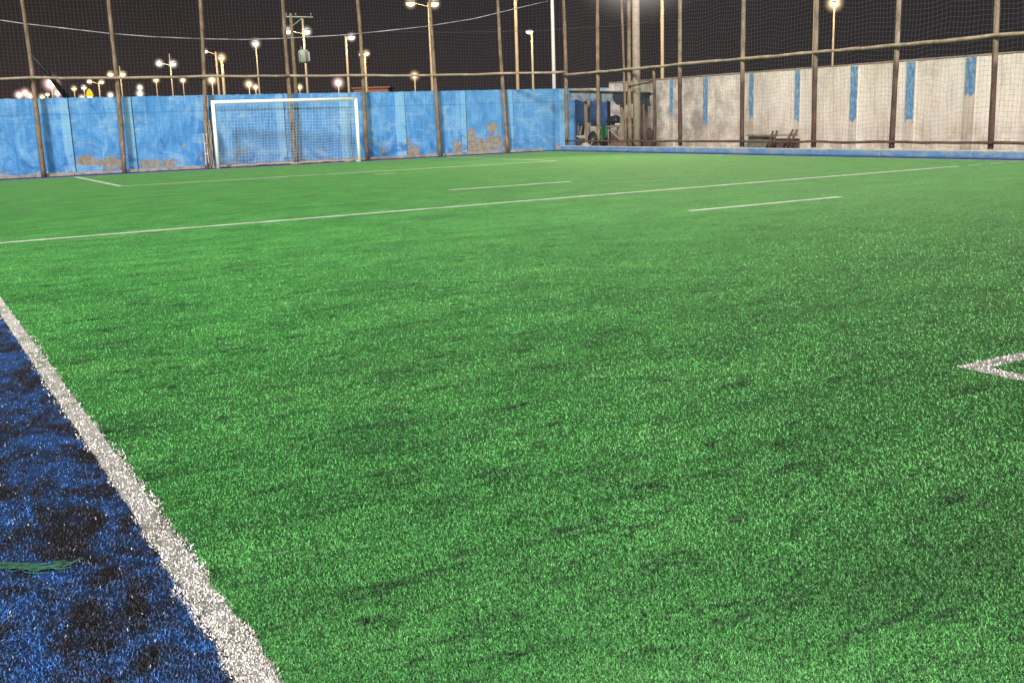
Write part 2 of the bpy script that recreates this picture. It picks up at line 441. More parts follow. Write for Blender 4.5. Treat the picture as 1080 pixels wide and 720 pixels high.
BX0, BX1, FBY0 = 5.40, 19.45, 30.10
NBX, NBY = 5.17, 3.67
LW = .13
on_line = lambda x, y: (((x > NBX) & (x < BX1) & (y > NBY) & (y < NBY+LW)) | ((x > NBX) & (x < NBX+LW) & (y < NBY+LW)))
wob = lambda y: .008*np.sin(y*9.1)+.006*np.sin(y*23.7+1)+.012*np.sin(y*1.7)
rag = lambda n: rs.normal(0, .0042, n)
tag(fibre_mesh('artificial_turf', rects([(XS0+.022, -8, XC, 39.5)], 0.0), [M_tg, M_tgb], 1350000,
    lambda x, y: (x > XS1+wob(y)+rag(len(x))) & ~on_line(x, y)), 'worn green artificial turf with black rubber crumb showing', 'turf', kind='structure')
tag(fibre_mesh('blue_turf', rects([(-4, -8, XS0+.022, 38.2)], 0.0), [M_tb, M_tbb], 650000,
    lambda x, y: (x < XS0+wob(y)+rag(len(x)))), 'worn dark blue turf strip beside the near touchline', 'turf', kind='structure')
tag(fibre_mesh('touchline', rects([(XS0+.014, -8, XS1-.014, 14), (XS0, 14, XS1, 38.2)], 0.004), [M_tw, M_twb], 800000,
    lambda x, y: (x < XS1+wob(y)+rag(len(x))) & (x > XS0+wob(y)+rag(len(x)))), 'thick worn white touchline of turf fibres', 'line', kind='structure')
tag(fibre_mesh('box_line', rects([(NBX, NBY, BX1, NBY+LW), (NBX, -6, NBX+LW, NBY)], 0.004), [M_tw, M_twb], 1300000,
    lambda x, y: on_line(x, y)), 'white corner of the near penalty box', 'line', kind='structure')
m, nt = mat('far_line_paint'); k = N(nt); f = k.noise(k.pos(), 2.2, 6, .75)
k.out(k.ramp(f, [(.30, (.25, .42, .20)), (.42, (.62, .66, .54)), (.6, (.85, .84, .78))]), .9, .1, f, .2, .01); M_line = m
def line(name, pts, w_, z=.006):
    """painted line from a to b with slightly ragged edges"""
    (x0, y0), (x1, y1) = pts; d = Vector((x1-x0, y1-y0, 0)); n = max(4, int(d.length/.12)); q = Vector((-d.y, d.x, 0)).normalized()
    vs = []; fs = []
    for i in range(n+1):
        p = Vector((x0, y0, z)) + d*(i/n); a = w_/2*(1+random.uniform(-.16, .16)); c = w_/2*(1+random.uniform(-.16, .16))
        if i in (0, n): a = c = w_/2*.8
        vs += [p+q*a, p-q*c]
        if i: fs.append((2*i-2, 2*i-1, 2*i+1, 2*i))
    b = MB(); b.add(vs, fs); return tag(b.build(name, M_line), kind='structure')
hx = onZ(990, 175).x
line('halfway_line', ((XS1, 16.30), (hx, 16.42)), .15)
for a_, c_ in ((hx+.35, hx+.9), (hx+1.2, hx+1.7), (hx+1.95, 24.4)):
    if c_ > a_: line('worn_halfway_line', ((a_, 16.42), (c_, 16.43)), .07)
line('penalty_line', ((BX0, FBY0), (BX1, FBY0-.02)), .16)
line('penalty_line', ((BX0, FBY0+.06), (BX0, 38.1)), .12)
line('penalty_line', ((BX1, FBY0+.04), (BX1, 38.1)), .10)
line('goal_line', ((XS1, 38.2), (24.5, 38.2)), .13)
line('touchline_far', ((24.55, -6), (24.55, 38.13)), .10)
line('hash_line', ((10.35, 20.30), (13.48, 20.28)), .15)
line('hash_line', ((10.48, 12.52), (13.78, 12.52)), .13)
line('penalty_spot', ((12.0, 28.35), (12.75, 28.35)), .10)
# blue strips between the outer lines and the kerbs
b = MB(); b.quad((XS1, 38.27, .003), (24.7, 38.27, .003), (24.7, 39.5, .003), (XS1, 39.5, .003)); b.quad((24.61, -6, .0035), (24.83, -6, .0035), (24.83, 38.27, .0035), (24.61, 38.27, .0035))
tag(b.build('blue_turf', simple('dark_blue_turf', (.02, .05, .19), .9, .1, .5, 8)), 'dark blue turf border along the walls', 'turf', kind='structure')

# loose green fibres drawn out over the blue turf
def fibre_scrap(pxs, n, spread):
    b = MB()
    for i in range(n):
        o0 = random.uniform(0, .25); l_ = random.uniform(.35, .75)
        pts = []; oy = random.gauss(0, spread)
        for j in range(7):
            t = min(.999, o0 + l_*j/6)*(len(pxs)-1); i0 = int(t); fr = t-i0
            P = onZ(*pxs[i0]).lerp(onZ(*pxs[min(i0+1, len(pxs)-1)]), fr)
            pts.append(P + Vector((random.gauss(0, .004), oy+random.gauss(0, .003), .016+random.uniform(0, .012))))
        b.tube(pts, .0016, 3, False)
    return b
tag(fibre_scrap([(-20, 603), (14, 601), (40, 605), (70, 601), (97, 590)], 16, .022).build('loose_fibres', simple('loose_green', (.035, .12, .07), .6, .3, .5, 60)),
    'long wisp of loose green turf fibres lying on the blue strip', 'fibres')

# ------------------------------------------------------------------ blue end wall
YW = 39.75; HB = 2.64
wall = empty('blue_wall', (13, YW, 0), 'long blue painted plaster wall with peeling patches behind the goal', 'wall')
peels = []   # (px, py, rx metres, rz metres, strength)
for px, py, rx, rz, st in [(90, 168, .55, .24, .5), (97, 171, .9, .16, .5), (118, 172, .55, .30, .55), (158, 173, .6, .26, .5), (179, 172, .5, .24, .5), (194, 154, .13, .12, .5), (2, 182, .35, .12, .5),
    (247, 150, .14, .12, .5), (254, 148, .1, .1, .5), (256, 160, .34, .16, .5), (345, 140, .16, .09, .5), (338, 158, .2, .09, .5), (404, 159, .3, .12, .5), (434, 160, .42, .3, .6), (430, 150, .22, .3, .5),
    (483, 156, .3, .42, .55), (497, 150, .3, .65, .62), (507, 155, .8, .38, .62), (519, 134, .34, .28, .6), (521, 150, .5, .4, .6), (535, 155, .3, .45, .58), (590, 154, .5, .15, .5), (212, 165, .2, .5, .4)]:
    P = onY(px, py, YW); peels.append((P.x, P.z, rx*1.15, rz*1.15, st+.02))
def wall_grid(name, a, bq, h0, h1, mat_, parent, axis, const, peel=True, top_jit=.0, step=.1):
    """thin-faced wall sheet with thickness, carrying a peel attribute"""
    n = int(abs(bq-a)/step); mz = int((h1-h0)/step)
    vs = []; at_ = []
    for i in range(n+1):
        u = a + (bq-a)*i/n
        tj = random.uniform(-top_jit, top_jit)
        for j in range(mz+1):
            z = h0 + (h1-h0)*j/mz + (tj if j == mz else 0)
            pv = 0
            if peel:
                for (cx, cz, rx, rz, st) in peels:
                    q = ((u-cx)/rx)**2 + ((z-cz)/rz)**2
                    if q < 4: pv = max(pv, st*math.exp(-q*.9))
            vs.append((u, const, z) if axis == 'x' else (const, u, z)); at_.append(pv)
    fs = []
    for i in range(n):
        for j in range(mz):
            q = (i*(mz+1)+j, (i+1)*(mz+1)+j, (i+1)*(mz+1)+j+1, i*(mz+1)+j+1); fs.append(q if axis == 'x' else q[::-1])
    # back and top
    N0 = len(vs); th = .16
    for i in range(n+1):
        t = vs[i*(mz+1)+mz]; q = vs[i*(mz+1)]
        o_ = (0, th, 0) if axis == 'x' else (th, 0, 0)
        vs += [(t[0]+o_[0], t[1]+o_[1], t[2]), (q[0]+o_[0], q[1]+o_[1], q[2])]; at_ += [0, 0]
    for i in range(n):
        fs.append((i*(mz+1)+mz, (i+1)*(mz+1)+mz, N0+2*(i+1), N0+2*i)); fs.append((N0+2*i, N0+2*i+2, N0+2*i+3, N0+2*i+1))
    b = MB(); b.add(vs, fs); o = b.build(name, mat_, parent)
    A = o.data.attributes.new('peel', 'FLOAT', 'POINT'); A.data.foreach_set('value', at_)
    return o
wall_grid('wall_face', -1.5, 28.75, 0, HB, M_wb, wall, 'x', YW, True, .012)
for (x0, x1) in [(-.2, .1), (2.4, 2.7), (5.38, 5.66), (7.5, 7.76), (10.25, 10.5), (13.03, 13.33), (15.57, 16.0), (17.98, 18.4), (20.98, 21.2), (23.22, 23.5), (25.9, 26.15), (28.2, 28.4)]:
    b = MB(); b.box(((x0+x1)/2, YW-.025, HB/2-.01), (x1-x0, .046, HB-.02), bev=.006); b.build('pilaster', M_wp, wall)
    b = MB(); b.box((x1+.014, YW-.006, HB/2), (.02, .012, HB-.04)); b.build('joint', M_dark if False else simple('joint_shade', (.02, .05, .12), .9, .1, .3, 5), wall)
b = MB()
xx = -1.5
while xx < 24.8:
    l_ = random.uniform(1.2, 2.4); l_ = min(l_, 24.82-xx); b.box((xx+l_/2, 39.57+random.uniform(-.008, .008), .055), (l_-.012, .13, .11+random.uniform(-.012, .012)), bev=.012); xx += l_
b.build('kerb', simple('kerb_concrete', (.34, .29, .24), .95, .1, .45, 3.5), wall)

# ------------------------------------------------------------------ bare right-hand wall
XW = 28.6; HW = 2.83
ww = empty('plaster_wall', (XW, 22, 0), 'long off-white bare plaster wall with blue vertical stripes', 'wall')
wall_grid('wall_face', 4, YW-.002, 0, HW, M_ww, ww, 'y', XW, False, .02)
for (px, wpx, yt, yb) in [(708, 4, 85.5, 121), (744, 6, 82, 131), (792.5, 5.5, 78, 124), (841, 6, 74, 127), (900.5, 8, 70, 128), (960, 9, 66, 127), (1023, 10, 61.5, 101)]:
    P = onX(px, 90, XW-.04); Q = onX(px, yb, XW-.04); hw_ = wpx/2*(P-EYE).dot(F)/FPX/math.cos(.55)*1.0
    hw_ = max(.11, hw_*1.02)
    b = MB(); b.box((XW-.018, P.y, (HW-.02)/2), (.034, hw_*2+.04, HW-.02), bev=.005); b.build('pilaster', M_wbare, ww)
    zb = Q.z; b = MB(); vs = []; n = 14
    for i in range(n+1):
        y = P.y-hw_+2*hw_*i/n; vs += [(XW-.0385, y, HW-.03), (XW-.0385, y, zb+random.uniform(-.07, .07)+.05*math.sin(i*.55+P.y))]
    b.add(vs, [(2*i, 2*i+1, 2*i+3, 2*i+2) for i in range(n)]); b.build('painted_stripe', M_stripe, ww)
b = MB()
yy = 4.0
while yy < YW-.1:
    l_ = min(random.uniform(.5, 1.3), YW-.02-yy); b.box((XW+.08, yy+l_/2, HW+.02), (.20, l_-.01, .05+random.uniform(-.015, .015)), bev=.01); yy += l_
b.build('coping', simple('coping_mortar', (.34, .27, .20), 1, .1, .3, 5), ww)

# blue kerb under the right fence
kb = empty('blue_kerb', (24.95, 20, 0), 'low blue painted concrete kerb with chipped paint under the right-hand fence', 'kerb')
b = MB(); yy = 4.0
while yy < 38.1:
    l_ = min(random.uniform(2.4, 3.4), 38.12-yy); b.box((24.96, yy+l_/2, .102), (.26, l_-.008, .204), bev=.012); yy += l_
b.build('kerb_face', M_curb, kb)
b = MB(); b.box((24.98, 21.06, .216), (.2, 34.1, .02), bev=.004)
b.build('kerb_top', simple('kerb_render', (.52, .48, .42), .95, .1, .3, 4), kb)
b = MB(); b.quad((25.1, 4, .0), (28.58, 4, .0), (28.58, 39.6, .0), (25.1, 39.6, .0)); 
tag(b.build('dirt_strip', M_earth), 'bare dirt between the kerb and the plaster wall', 'ground', kind='structure')

# ------------------------------------------------------------------ timber fences
def pole_pts(x, y, z0, z1, lx=0, ly=0, wob_=.03, n=11):
    pts = []
    a, c = random.uniform(0, 6), random.uniform(0, 6)
    for i in range(n):
        t = i/(n-1)
        pts.append((x+lx*t+wob_*math.sin(a+t*5), y+ly*t+wob_*math.sin(c+t*4), z0+(z1-z0)*t))
    return pts
def wood_pole(name, x, y, z0, z1, r0, r1, M_, parent, lx=0, ly=0, wob_=.03):
    b = MB(); n = 13
    b.tube(pole_pts(x, y, z0, z1, lx, ly, wob_, n), [(r0+(r1-r0)*i/(n-1))*random.uniform(.92, 1.08) for i in range(n)], 9, True, .07)
    return b.build(name, M_, parent)
YF = 39.44
f1 = empty('timber_fence', (13, YF, 0), 'tall fence of rough round timber posts and a rail in front of the blue wall', 'fence')
LP = [(-1.5, 0, 0), (1.5, 0, 0), (4.62, -.05, 0), (7.23, .12, 0), (10.21, .24, 0), (13.55, -.04, 0), (16.57, -.08, 0), (19.75, -.12, 0), (22.97, -.18, 0)]
for (x, lx, q) in LP:
    wood_pole('post', x, YF, -.02, 7.2, .088, .062, M_post, f1, lx*1.2, 0)
def rail(parent, pts, r, M_, name='rail', seg=6):
    b = MB()
    P = []
    for a, c in zip(pts[:-1], pts[1:]):
        for j in range(seg):
            t = j/seg; v = Vector(a).lerp(Vector(c), t); v.z += random.uniform(-.012, .012) - .012*math.sin(math.pi*t); P.append(v)
    P.append(Vector(pts[-1])); b.tube(P, [r*random.uniform(.88, 1.1) for _ in P], 7, True, .05)
    return b.build(name, M_, parent)
zr = 3.27
rail(f1, [(x+lx*.45, YF-.115, zr+random.uniform(-.03, .03)) for (x, lx, q) in LP[:6]]+[], .045, M_rail)
rail(f1, [(x+lx*.45, YF-.115, zr+random.uniform(-.03, .03)) for (x, lx, q) in LP[5:]]+[(25.02, 37.9, zr)], .047, M_rail)
f2 = empty('timber_fence', (25.05, 20, 0), 'tall fence of dark stained timber posts standing on the blue kerb', 'fence')
RP = [(37.9, .05, .25), (35.6, -.1, .22), (33.42, .1, .26), (30.42, .05, .26), (27.17, .02, .26), (23.96, 0, .26), (20.93, 0, .26), (17.78, .05, .26), (14.6, 0, .26), (11.5, 0, .26), (8.3, 0, .26)]
for i, (y, ly, z0) in enumerate(RP):
    wood_pole('post', 25.05, y, z0, 7.2, .080 if i != 2 else .09, .066, M_post if i < 3 else M_post2, f2, 0, ly, .02)
wood_pole('short_post', 25.08, 31.96, .26, 3.12, .065, .055, M_post2, f2)
zr2 = 3.14
rail(f2, [(24.94, y, zr2+random.uniform(-.03, .03)) for (y, ly, z0) in RP], .052, M_rail)
rail(f2, [(24.97, y, .44) for (y, ly, z0) in RP], .040, M_rail_dark, 'bottom_rail')
rail(f2, [(24.97, 33.4, 2.50), (25.0, 31.96, 2.62)], .035, M_rail_dark, 'short_rail')
rail(f2, [(24.99, 33.62, .3), (25.0, 33.9, 7.0)], .05, M_post, 'slanted_post')

# nets: real cords
def net_sheet(name, Pf, nu, nv, r, mat_, parent, jx=.02, su=1):
    """cords of a net over the surface Pf(u,v), u,v in 0..1"""
    vs = []; fs = []
    def cord(pts):
        n0 = len(vs)
        dirn = (pts[-1]-pts[0]).normalized()
        side = dirn.cross(Vector((0, 0, 1)) if abs(dirn.z) < .7 else Vector((1, 0, 0))).normalized(); up = side.cross(dirn)
        for p in pts:
            vs.append(p+side*r); vs.append(p-side*r*.5+up*r*.87); vs.append(p-side*r*.5-up*r*.87)
        for i in range(len(pts)-1):
            for q in range(3):
                fs.append((n0+3*i+q, n0+3*i+(q+1) % 3, n0+3*i+3+(q+1) % 3, n0+3*i+3+q))
    for i in range(nu+1):
        cord([Pf(i/nu, j/su/8) for j in range(8*su+1)])
    for j in range(nv+1):
        m_ = max(8, nu//4); cord([Pf(i/m_, j/nv) for i in range(m_+1)])
    b = MB(); b.add(vs, fs); return b.build(name, mat_, parent)
def sag(u, v, a=.05): return a*math.sin(u*61+v*3)*math.sin(v*9+u*17) + a*.6*math.sin(u*140+v*11)
def PL(u, v):
    x = -1.5 + 26.5*u; z = .12 + 7.0*v
    return Vector((x+sag(v, u, .02), (YF-.09 if x < 23 else YF-.09-(x-23)*.72)+sag(u, v, .03), z+sag(u, v, .04)))
def PR(u, v):
    y = 8 + 29.9*u; z = .30 + 6.85*v
    return Vector((24.93+sag(u, v, .04), y+sag(v, u, .03), z+sag(u, v, .06)))
n1 = net_sheet('safety_net', PL, 205, 54, .0024, M_net, None); tag(n1, 'fine square mesh net hung on the posts in front of the blue wall', 'net')
n2 = net_sheet('safety_net', PR, 236, 53, .0025, simple('net_cord_lit', (.14, .13, .125), .8, .1, .1, 3), None); tag(n2, 'fine square mesh net hung on the posts before the plaster wall', 'net')

# ------------------------------------------------------------------ goal
G0, G1 = Vector((10.38, 38.72, 0)), Vector((15.66, 38.16, 0))
HG = 2.36; gd = (G1-G0).normalized(); gb = Vector((-gd.y, gd.x, 0))
goal = empty('football_goal', (G0+G1)/2, 'white metal football goal with a sagging net', 'goal')
for P in (G0, G1):
    b = MB(); b.tube([P, P+Vector((0, 0, HG))], .066, 14); b.build('goalpost', M_white, goal)
b = MB(); b.tube([G0+Vector((-.056*gd.x, -.056*gd.y, HG)), G1+Vector((.056*gd.x, .056*gd.y, HG))], .062, 14); b.build('crossbar', M_white, goal)
b = MB(); vs = []
for i in range(21):
    x = 26.6+i*1.98/20; vs += [(x, YW-.004, 2.22+random.uniform(-.05, .05)), (x, YW-.004, HB-.01)]
b.add(vs, [(2*i, 2*i+2, 2*i+3, 2*i+1) for i in range(20)]); b.build('bare_band', simple('ochre_plaster', (.50, .40, .27), .9, .1, .35, 5), wall)
dep = lambda P: .80
prof = lambda t: (.86*t**1.25, HG*(1-t)**.92*(1-.10*math.sin(math.pi*t))+.04)
def GN(u, v):
    d_, z = prof(1-v); P = G0.lerp(G1, u) + gb*(d_*(.72+.28*0) - .03*math.sin(u*math.pi*3)*(1-v)); return Vector((P.x, P.y+.02*math.sin(u*40+v*9), z + .03*math.sin(u*23)*(1-v)))
net_sheet('net', GN, 44, 20, .0042, M_gnet, goal)
for P, nm in ((G0, 'side_net'), (G1, 'side_net')):
    def SN(u, v, P=P):
        z = HG*v; 
        # depth available at this height
        t = 1-v; d_ = .86*t**1.25*.72
        Q = P + gb*(d_*u) + gd*(.015*math.sin(v*20+u*5)); return Vector((Q.x, Q.y, z+.02))
    net_sheet(nm, SN, 8, 20, .004, M_gheap if P is G0 else M_gnet, goal)
b = MB(); pts = [G0+gb*.62+gd*(i*5.31/30)+Vector((0, random.uniform(-.03, .03), .05+random.uniform(-.015, .03))) for i in range(31)]
b.tube(pts, [random.uniform(.03, .06) for _ in pts], 7, True, .3); b.build('gathered_net', M_gheap, goal)
for P in (G0, G1):
    b = MB(); b.tube([P+gb*.05+Vector((0, 0, .03)), P+gb*.62+Vector((0, 0, .03))], .022, 8); b.build('ground_bar', M_white, goal)
b = MB()
for j in range(9):
    a = random.uniform(-.09, .09); q = G0+gb*(.55+random.uniform(-.1, .1))+gd*a-gd*.12
    b.tube([q+Vector((random.uniform(-.04, .04), random.uniform(-.03, .03), z*1.75/7)) for z in range(8)], [.016]*8, 4, False, .4)
b.build('hanging_net', M_gheap, goal)
# white strip of rag hanging from the net beside the goal
P0 = onY(214.5, 141, YF-.18); b = MB()
for dx_ in (0, .10):
    b.tube([P0+Vector((dx_+random.uniform(-.015, .015), random.uniform(-.02, .02), -i*.12)) for i in range(10 if dx_ else 11)], [random.uniform(.010, .02) for i in range(10 if dx_ else 11)], 5, True, .4)
for i in (3, 6): b.tube([P0+Vector((0, 0, -i*.12)), P0+Vector((.11, 0, -i*.12-.03))], .02, 5, True, .3)
tag(b.build('rope', simple('white_rope', (.6, .6, .6), .8, .1, .1, 9), None), 'loop of thick white rope hanging on the net left of the goal', 'rope')

# ------------------------------------------------------------------ shelter behind the right fence
sh = empty('dugout_shelter', (26.2, 36, 0), 'lean-to shelter with a sagging grey-blue tarpaulin roof in the far corner', 'shelter')
XA = 25.45
A0 = onX(601, 97, XA); A1 = onX(686, 98.5, XA)
def drape(name, pts_top, drop, mat_, parent, back=None):
    vs = []; n = len(pts_top)
    for P, dr in zip(pts_top, drop):
        vs += [P, P+Vector((-.03+random.uniform(-.02, .02), 0, -dr*.5)), P+Vector((.02+random.uniform(-.02, .02), 0, -dr))]
    fs = []
    for i in range(n-1):
        for j in range(2): fs.append((3*i+j, 3*i+j+1, 3*i+4+j, 3*i+3+j))
    b = MB(); b.add(vs, fs, True); return b.build(name, mat_, parent)
NN = 24
tp = [A0.lerp(A1, i/(NN-1)) + Vector((0, 0, .03*math.sin(i*1.1))) for i in range(NN)]
half = int(NN*.58)
drape('tarp_valance', tp[:half+1], [.36+.03*math.sin(i*2.1) for i in range(half+1)], M_tarp, sh)
drape('dark_valance', tp[half:], [.36+.14*abs(math.sin(i*1.15)) for i in range(NN-half)], M_tarp_dk, sh)
vs = []
for P in tp: vs += [P+Vector((0, 0, .012)), P+Vector((1.0, 1.0*(1-(P.y-A1.y)/(A0.y-A1.y)), .0+.03*math.sin(P.y*5))), P+Vector((1.55, 2.0*(1-(P.y-A1.y)/(A0.y-A1.y)), -.06))]
b = MB(); b.add(vs, [(3*i+j, 3*i+3+j, 3*i+4+j, 3*i+1+j) for i in range(NN-1) for j in range(2)], True); b.build('roof', M_tarp_dk, sh)
b = MB(); b.tube([A1+Vector((-.03, -.02, .02)), A0+Vector((-.03, 0, .02))], .035, 7, True, .1); b.build('ridge_pole', M_dark, sh)
for (px, X, r, mm) in [(618, 25.6, .055, M_plank), (621, 26.8, .05, M_conc), (642, 27.1, .05, M_rail_dark), (656, 25.6, .07, M_plank), (677, 26.2, .06, M_plank), (681.5, 25.7, .06, M_rail_dark)]:
    P = onX(px, 125, X); b = MB(); b.box((X, P.y, 1.10), (r*1.7, r*1.9, 2.2), bev=.008); b.build('post', mm, sh)
# dark blue sheet added for the shade on the end wall in the shelter
bb = MB(); b0, b1 = onX(622, 120, 27.4), onX(643, 120, 27.4)
b = MB(); b.box((27.6, 39.62, 1.1), (1.9, .05, 2.2), bev=.005); b.build('shade_panel', simple('shaded_navy', (.035, .085, .20), .8, .1, .4, 2.5), sh)
def P_(px, py, X=26.0): return onX(px, py, X)
t = empty('trestle', P_(653, 150), 'rough wooden trestle with a diagonal brace under the tarpaulin shelter', 'trestle')
def bar(p, q, w_, name, mm, par):
    p, q = Vector(p), Vector(q); b = MB(); b.tube([p, q], w_*.62, 4, True); return b.build(name, mm, par)
GZ = .02
def gz(P, z=GZ): return Vector((P.x, P.y, z))
XT = 25.9
a0, a1 = P_(640.5, 133, XT), P_(667, 134, XT)
b = MB(); b.box(((a0+a1)/2 + Vector((.25, 0, 0))), (.62, abs(a0.y-a1.y), .07), bev=.006); b.build('tabletop', M_plank, t)
for q in (a0, P_(651, 133.5, XT), a1):
    for X_ in (XT+.02, XT+.48):
        bar((X_, q.y+(.04 if q is a1 else -.04), GZ), (X_, q.y+(.04 if q is a1 else -.04), a0.z-.04), .05, 'leg', M_plank, t)
bar(P_(642, 136.5, XT-.04), (XT-.04, P_(656, 149, XT).y, P_(656, 148.5, XT).z), .055, 'brace', M_rail, t)
zt = a0.z+.04
bag = MB(); c_ = P_(647.5, 128, XT+.25); bag.ell((c_.x, c_.y, zt+.17), (.28, .42, .19), 14, 9, 0, .05)
bag.ell((c_.x-.02, c_.y-.12, zt+.26), (.2, .24, .12), 12, 8, 0, .05)
tag(bag.build('bag', M_black), 'bulging black bag on the left end of the wooden trestle', 'bag')
bag = MB(); c_ = P_(663.5, 129, XT+.25); bag.ell((c_.x, c_.y, zt+.13), (.25, .27, .15), 14, 9, 0, .05)
tag(bag.build('bag', M_black), 'smaller black bag on the right end of the wooden trestle', 'bag')
bx = MB(); c_ = P_(652, 131, XT+.02); bx.box((c_.x, c_.y, zt+.03), (.12, .3, .06), bev=.01); tag(bx.build('box', M_white), 'small white packet in front of the black bag', 'packet')
# green cloth
P = P_(637.5, 133, 25.85); b = MB(); vs = []
for i in range(9):
    for j in range(7):
        vs.append((25.85+.05*math.sin(i*1.4+j*.5), P.y+.30-i*.07*(1-.05*j), P.z-.11*j*(1-.08*abs(i-4))))
b.add(vs, [(i*7+j, i*7+j+1, i*7+j+8, i*7+j+7) for i in range(8) for j in range(6)], True)
gc = tag(b.build('cloth', M_greencloth), 'green cloth hanging over dark sacks beside the trestle', 'cloth')
b = MB(); c_ = P_(637, 145, 26.1); b.ell((26.1, c_.y, .34), (.26, .30, .36), 14, 9, 0, .07); b.ell((26.15, c_.y+.1, .72), (.2, .34, .22), 14, 9, 0, .06)
tag(b.build('sack', M_black), 'black sacks piled between the trestle and the chair', 'sack')
# old armchair on its side, beige
c_ = P_(614.5, 150, 25.9)
ch = empty('broken_chair', gz(c_), 'broken beige chair standing at the left end of the shelter', 'chair')
b = MB(); b.box((25.95, c_.y, .55), (.5, .42, .07), 0, Matrix.Rotation(.2, 3, 'X'), .02); b.build('seat', M_beige, ch)
b = MB(); b.box((26.18, c_.y+.02, .85), (.06, .42, .58), 0, Matrix.Rotation(.12, 3, 'Y'), .02); b.build('backrest', M_beige, ch)
for sx in (-.2, .2):
    for sy_ in (-.17, .17): bar((25.95+sx, c_.y+sy_, GZ), (25.95+sx*.9, c_.y+sy_*.9, .53), .035, 'leg', M_dark, ch)
# tyre leaning
c_ = P_(623.5, 143, 25.85); b = MB(); pts = []
for i in range(21):
    a = 2*math.pi*i/20; pts.append(Vector((25.85+.10*math.sin(a), c_.y+.24*math.cos(a), .40+.34*math.sin(a))))
b.tube(pts, .065, 8, False); tag(b.build('tyre', M_black), 'worn black tyre leaning upright beside the broken chair', 'tyre')
c_ = P_(628, 137, 26.2); b = MB(); b.box((26.2, c_.y, c_.z-.02), (.3, .62, .26), 0, Matrix.Rotation(.15, 3, 'X'), .02); b.box((26.2, c_.y, (c_.z-.16)/2), (.26, .5, c_.z-.18), bev=.01)
tag(b.build('crate', M_beige), 'pale wooden crate behind the leaning tyre', 'crate')
b = MB()
for px, dx_ in ((609, .05), (610.5, -.1), (611.5, .12)):
    c_ = P_(px, 150, 26.4); b.tube([(26.4, c_.y, GZ), (26.5, c_.y+dx_, 1.05+random.uniform(-.2, .15))], .018, 5)
tag(b.build('sticks', M_plank), 'thin wooden sticks propped up left of the broken chair', 'sticks')
b = MB()
c_ = P_(617, 150, 25.4); b.ell((25.42, c_.y, .10), (.15, .36, .24), 14, 8, 0, .12); tag(b.build('rag_heap', simple('pinkish_rags', (.46, .36, .32), .9, .1, .4, 14)), 'pinkish heap of rags on the kerb end of the shelter', 'rags')
b = MB(); c_ = P_(653, 150, 25.5); b.ell((25.5, c_.y, .02), (.22, .9, .42), 18, 8, 0, .08); tag(b.build('dirt_heap', M_earth), 'low heap of brown dirt in front of the trestle', 'dirt')
b = MB(); c_ = P_(683.5, 145, 25.75); b.ell((25.78, c_.y-.05, .62), (.12, .2, .28), 12, 8, 0, .12); b.ell((25.78, c_.y, .22), (.15, .16, .22), 12, 8, 0, .1)
tag(b.build('bundle', simple('dark_bundle', (.06, .04, .04), .9, .1, .4, 9)), 'dark bundle tied to the right corner post of the shelter', 'bundle')

# broken pallet against the plaster wall
pc = P_(812, 150, 28.2)
pal = empty('broken_pallet', (28.2, pc.y, 0), 'broken timber pallet with slanted slats lying against the plaster wall', 'pallet')
y0, y1 = P_(786, 148, 28.2).y, P_(840, 148, 28.2).y
b = MB(); b.box((28.35, (y0+(y0+y1)/2)/2, .27), (.05, (y0-y1)/2, .46), 0, Matrix.Rotation(.12, 3, 'Y'), .01); b.build('green_panel', M_greenboard, pal)
b = MB(); b.box((28.36, ((y0+y1)/2+y1)/2, .22), (.05, (y0-y1)/2-.02, .36), 0, Matrix.Rotation(.12, 3, 'Y'), .01); b.build('brown_panel', M_rail_dark, pal)
b = MB(); b.box((28.24, (y0+y1)/2, .53), (.08, y0-y1, .05), bev=.008); b.build('top_batten', M_plank, pal)
for (pa, pb) in [((810.5, 151), (815.5, 138.5)), ((816, 150), (819.5, 138)), ((829, 151), (836.5, 137)), ((833.5, 151), (841, 137))]:
    q0, q1 = P_(pa[0], pa[1], 28.05), P_(pb[0], pb[1], 28.05)
    d_ = (q1-q0); q0 = q0 + d_*((.02-q0.z)/d_.z)
    b = MB(); b.tube([q0, q1], .055, 4); b.build('slat', M_rail_dark, pal)

# thick concrete pole with floodlights on top
def glow_bulb(): pass
PP = onX(671.3, 100, 25.33)
fp = empty('floodlight_pole', (25.33, PP.y, 0), 'thick concrete floodlight pole rising through the shelter corner', 'light pole')
b = MB(); b.tube([(25.33, PP.y, 0), (25.33, PP.y, 4), (25.33, PP.y, 8.3)], [.165, .15, .12], 14); b.build('pole', M_conc, fp)
b = MB(); b.box((25.28, PP.y-.3, 8.15), (.08, 1.7, .08)); b.build('crossarm', M_dark, fp)
for dy_ in (-.95, .2):
    b = MB(); b.box((25.13, PP.y+dy_, 8.0), (.22, .5, .38), 0, Matrix.Rotation(.7, 3, 'Y'), .02); hd = b.build('floodlight', M_dark, fp)
    b = MB(); b.box((25.04, PP.y+dy_, 7.93), (.02, .42, .30), 0, Matrix.Rotation(.7, 3, 'Y')); b.build('lens', M_em[PALE], hd)
glow(fp, (25.1, PP.y-.5, 7.75), 3.4, (1, .86, .76), 20.0)
sp_ = bpy.data.lights.new('floodlight_beam', 'SPOT'); sp_.energy = 2600; sp_.spot_size = R(110); sp_.spot_blend = .8; sp_.shadow_soft_size = .3; sp_.color = (1, .86, .66)
so = bpy.data.objects.new('floodlight_beam', sp_); C.objects.link(so); so.location = (24.8, PP.y-.4, 7.6)
so.rotation_euler = (Vector((15, 24, 0))-so.location).to_track_quat('-Z', 'Y').to_euler()

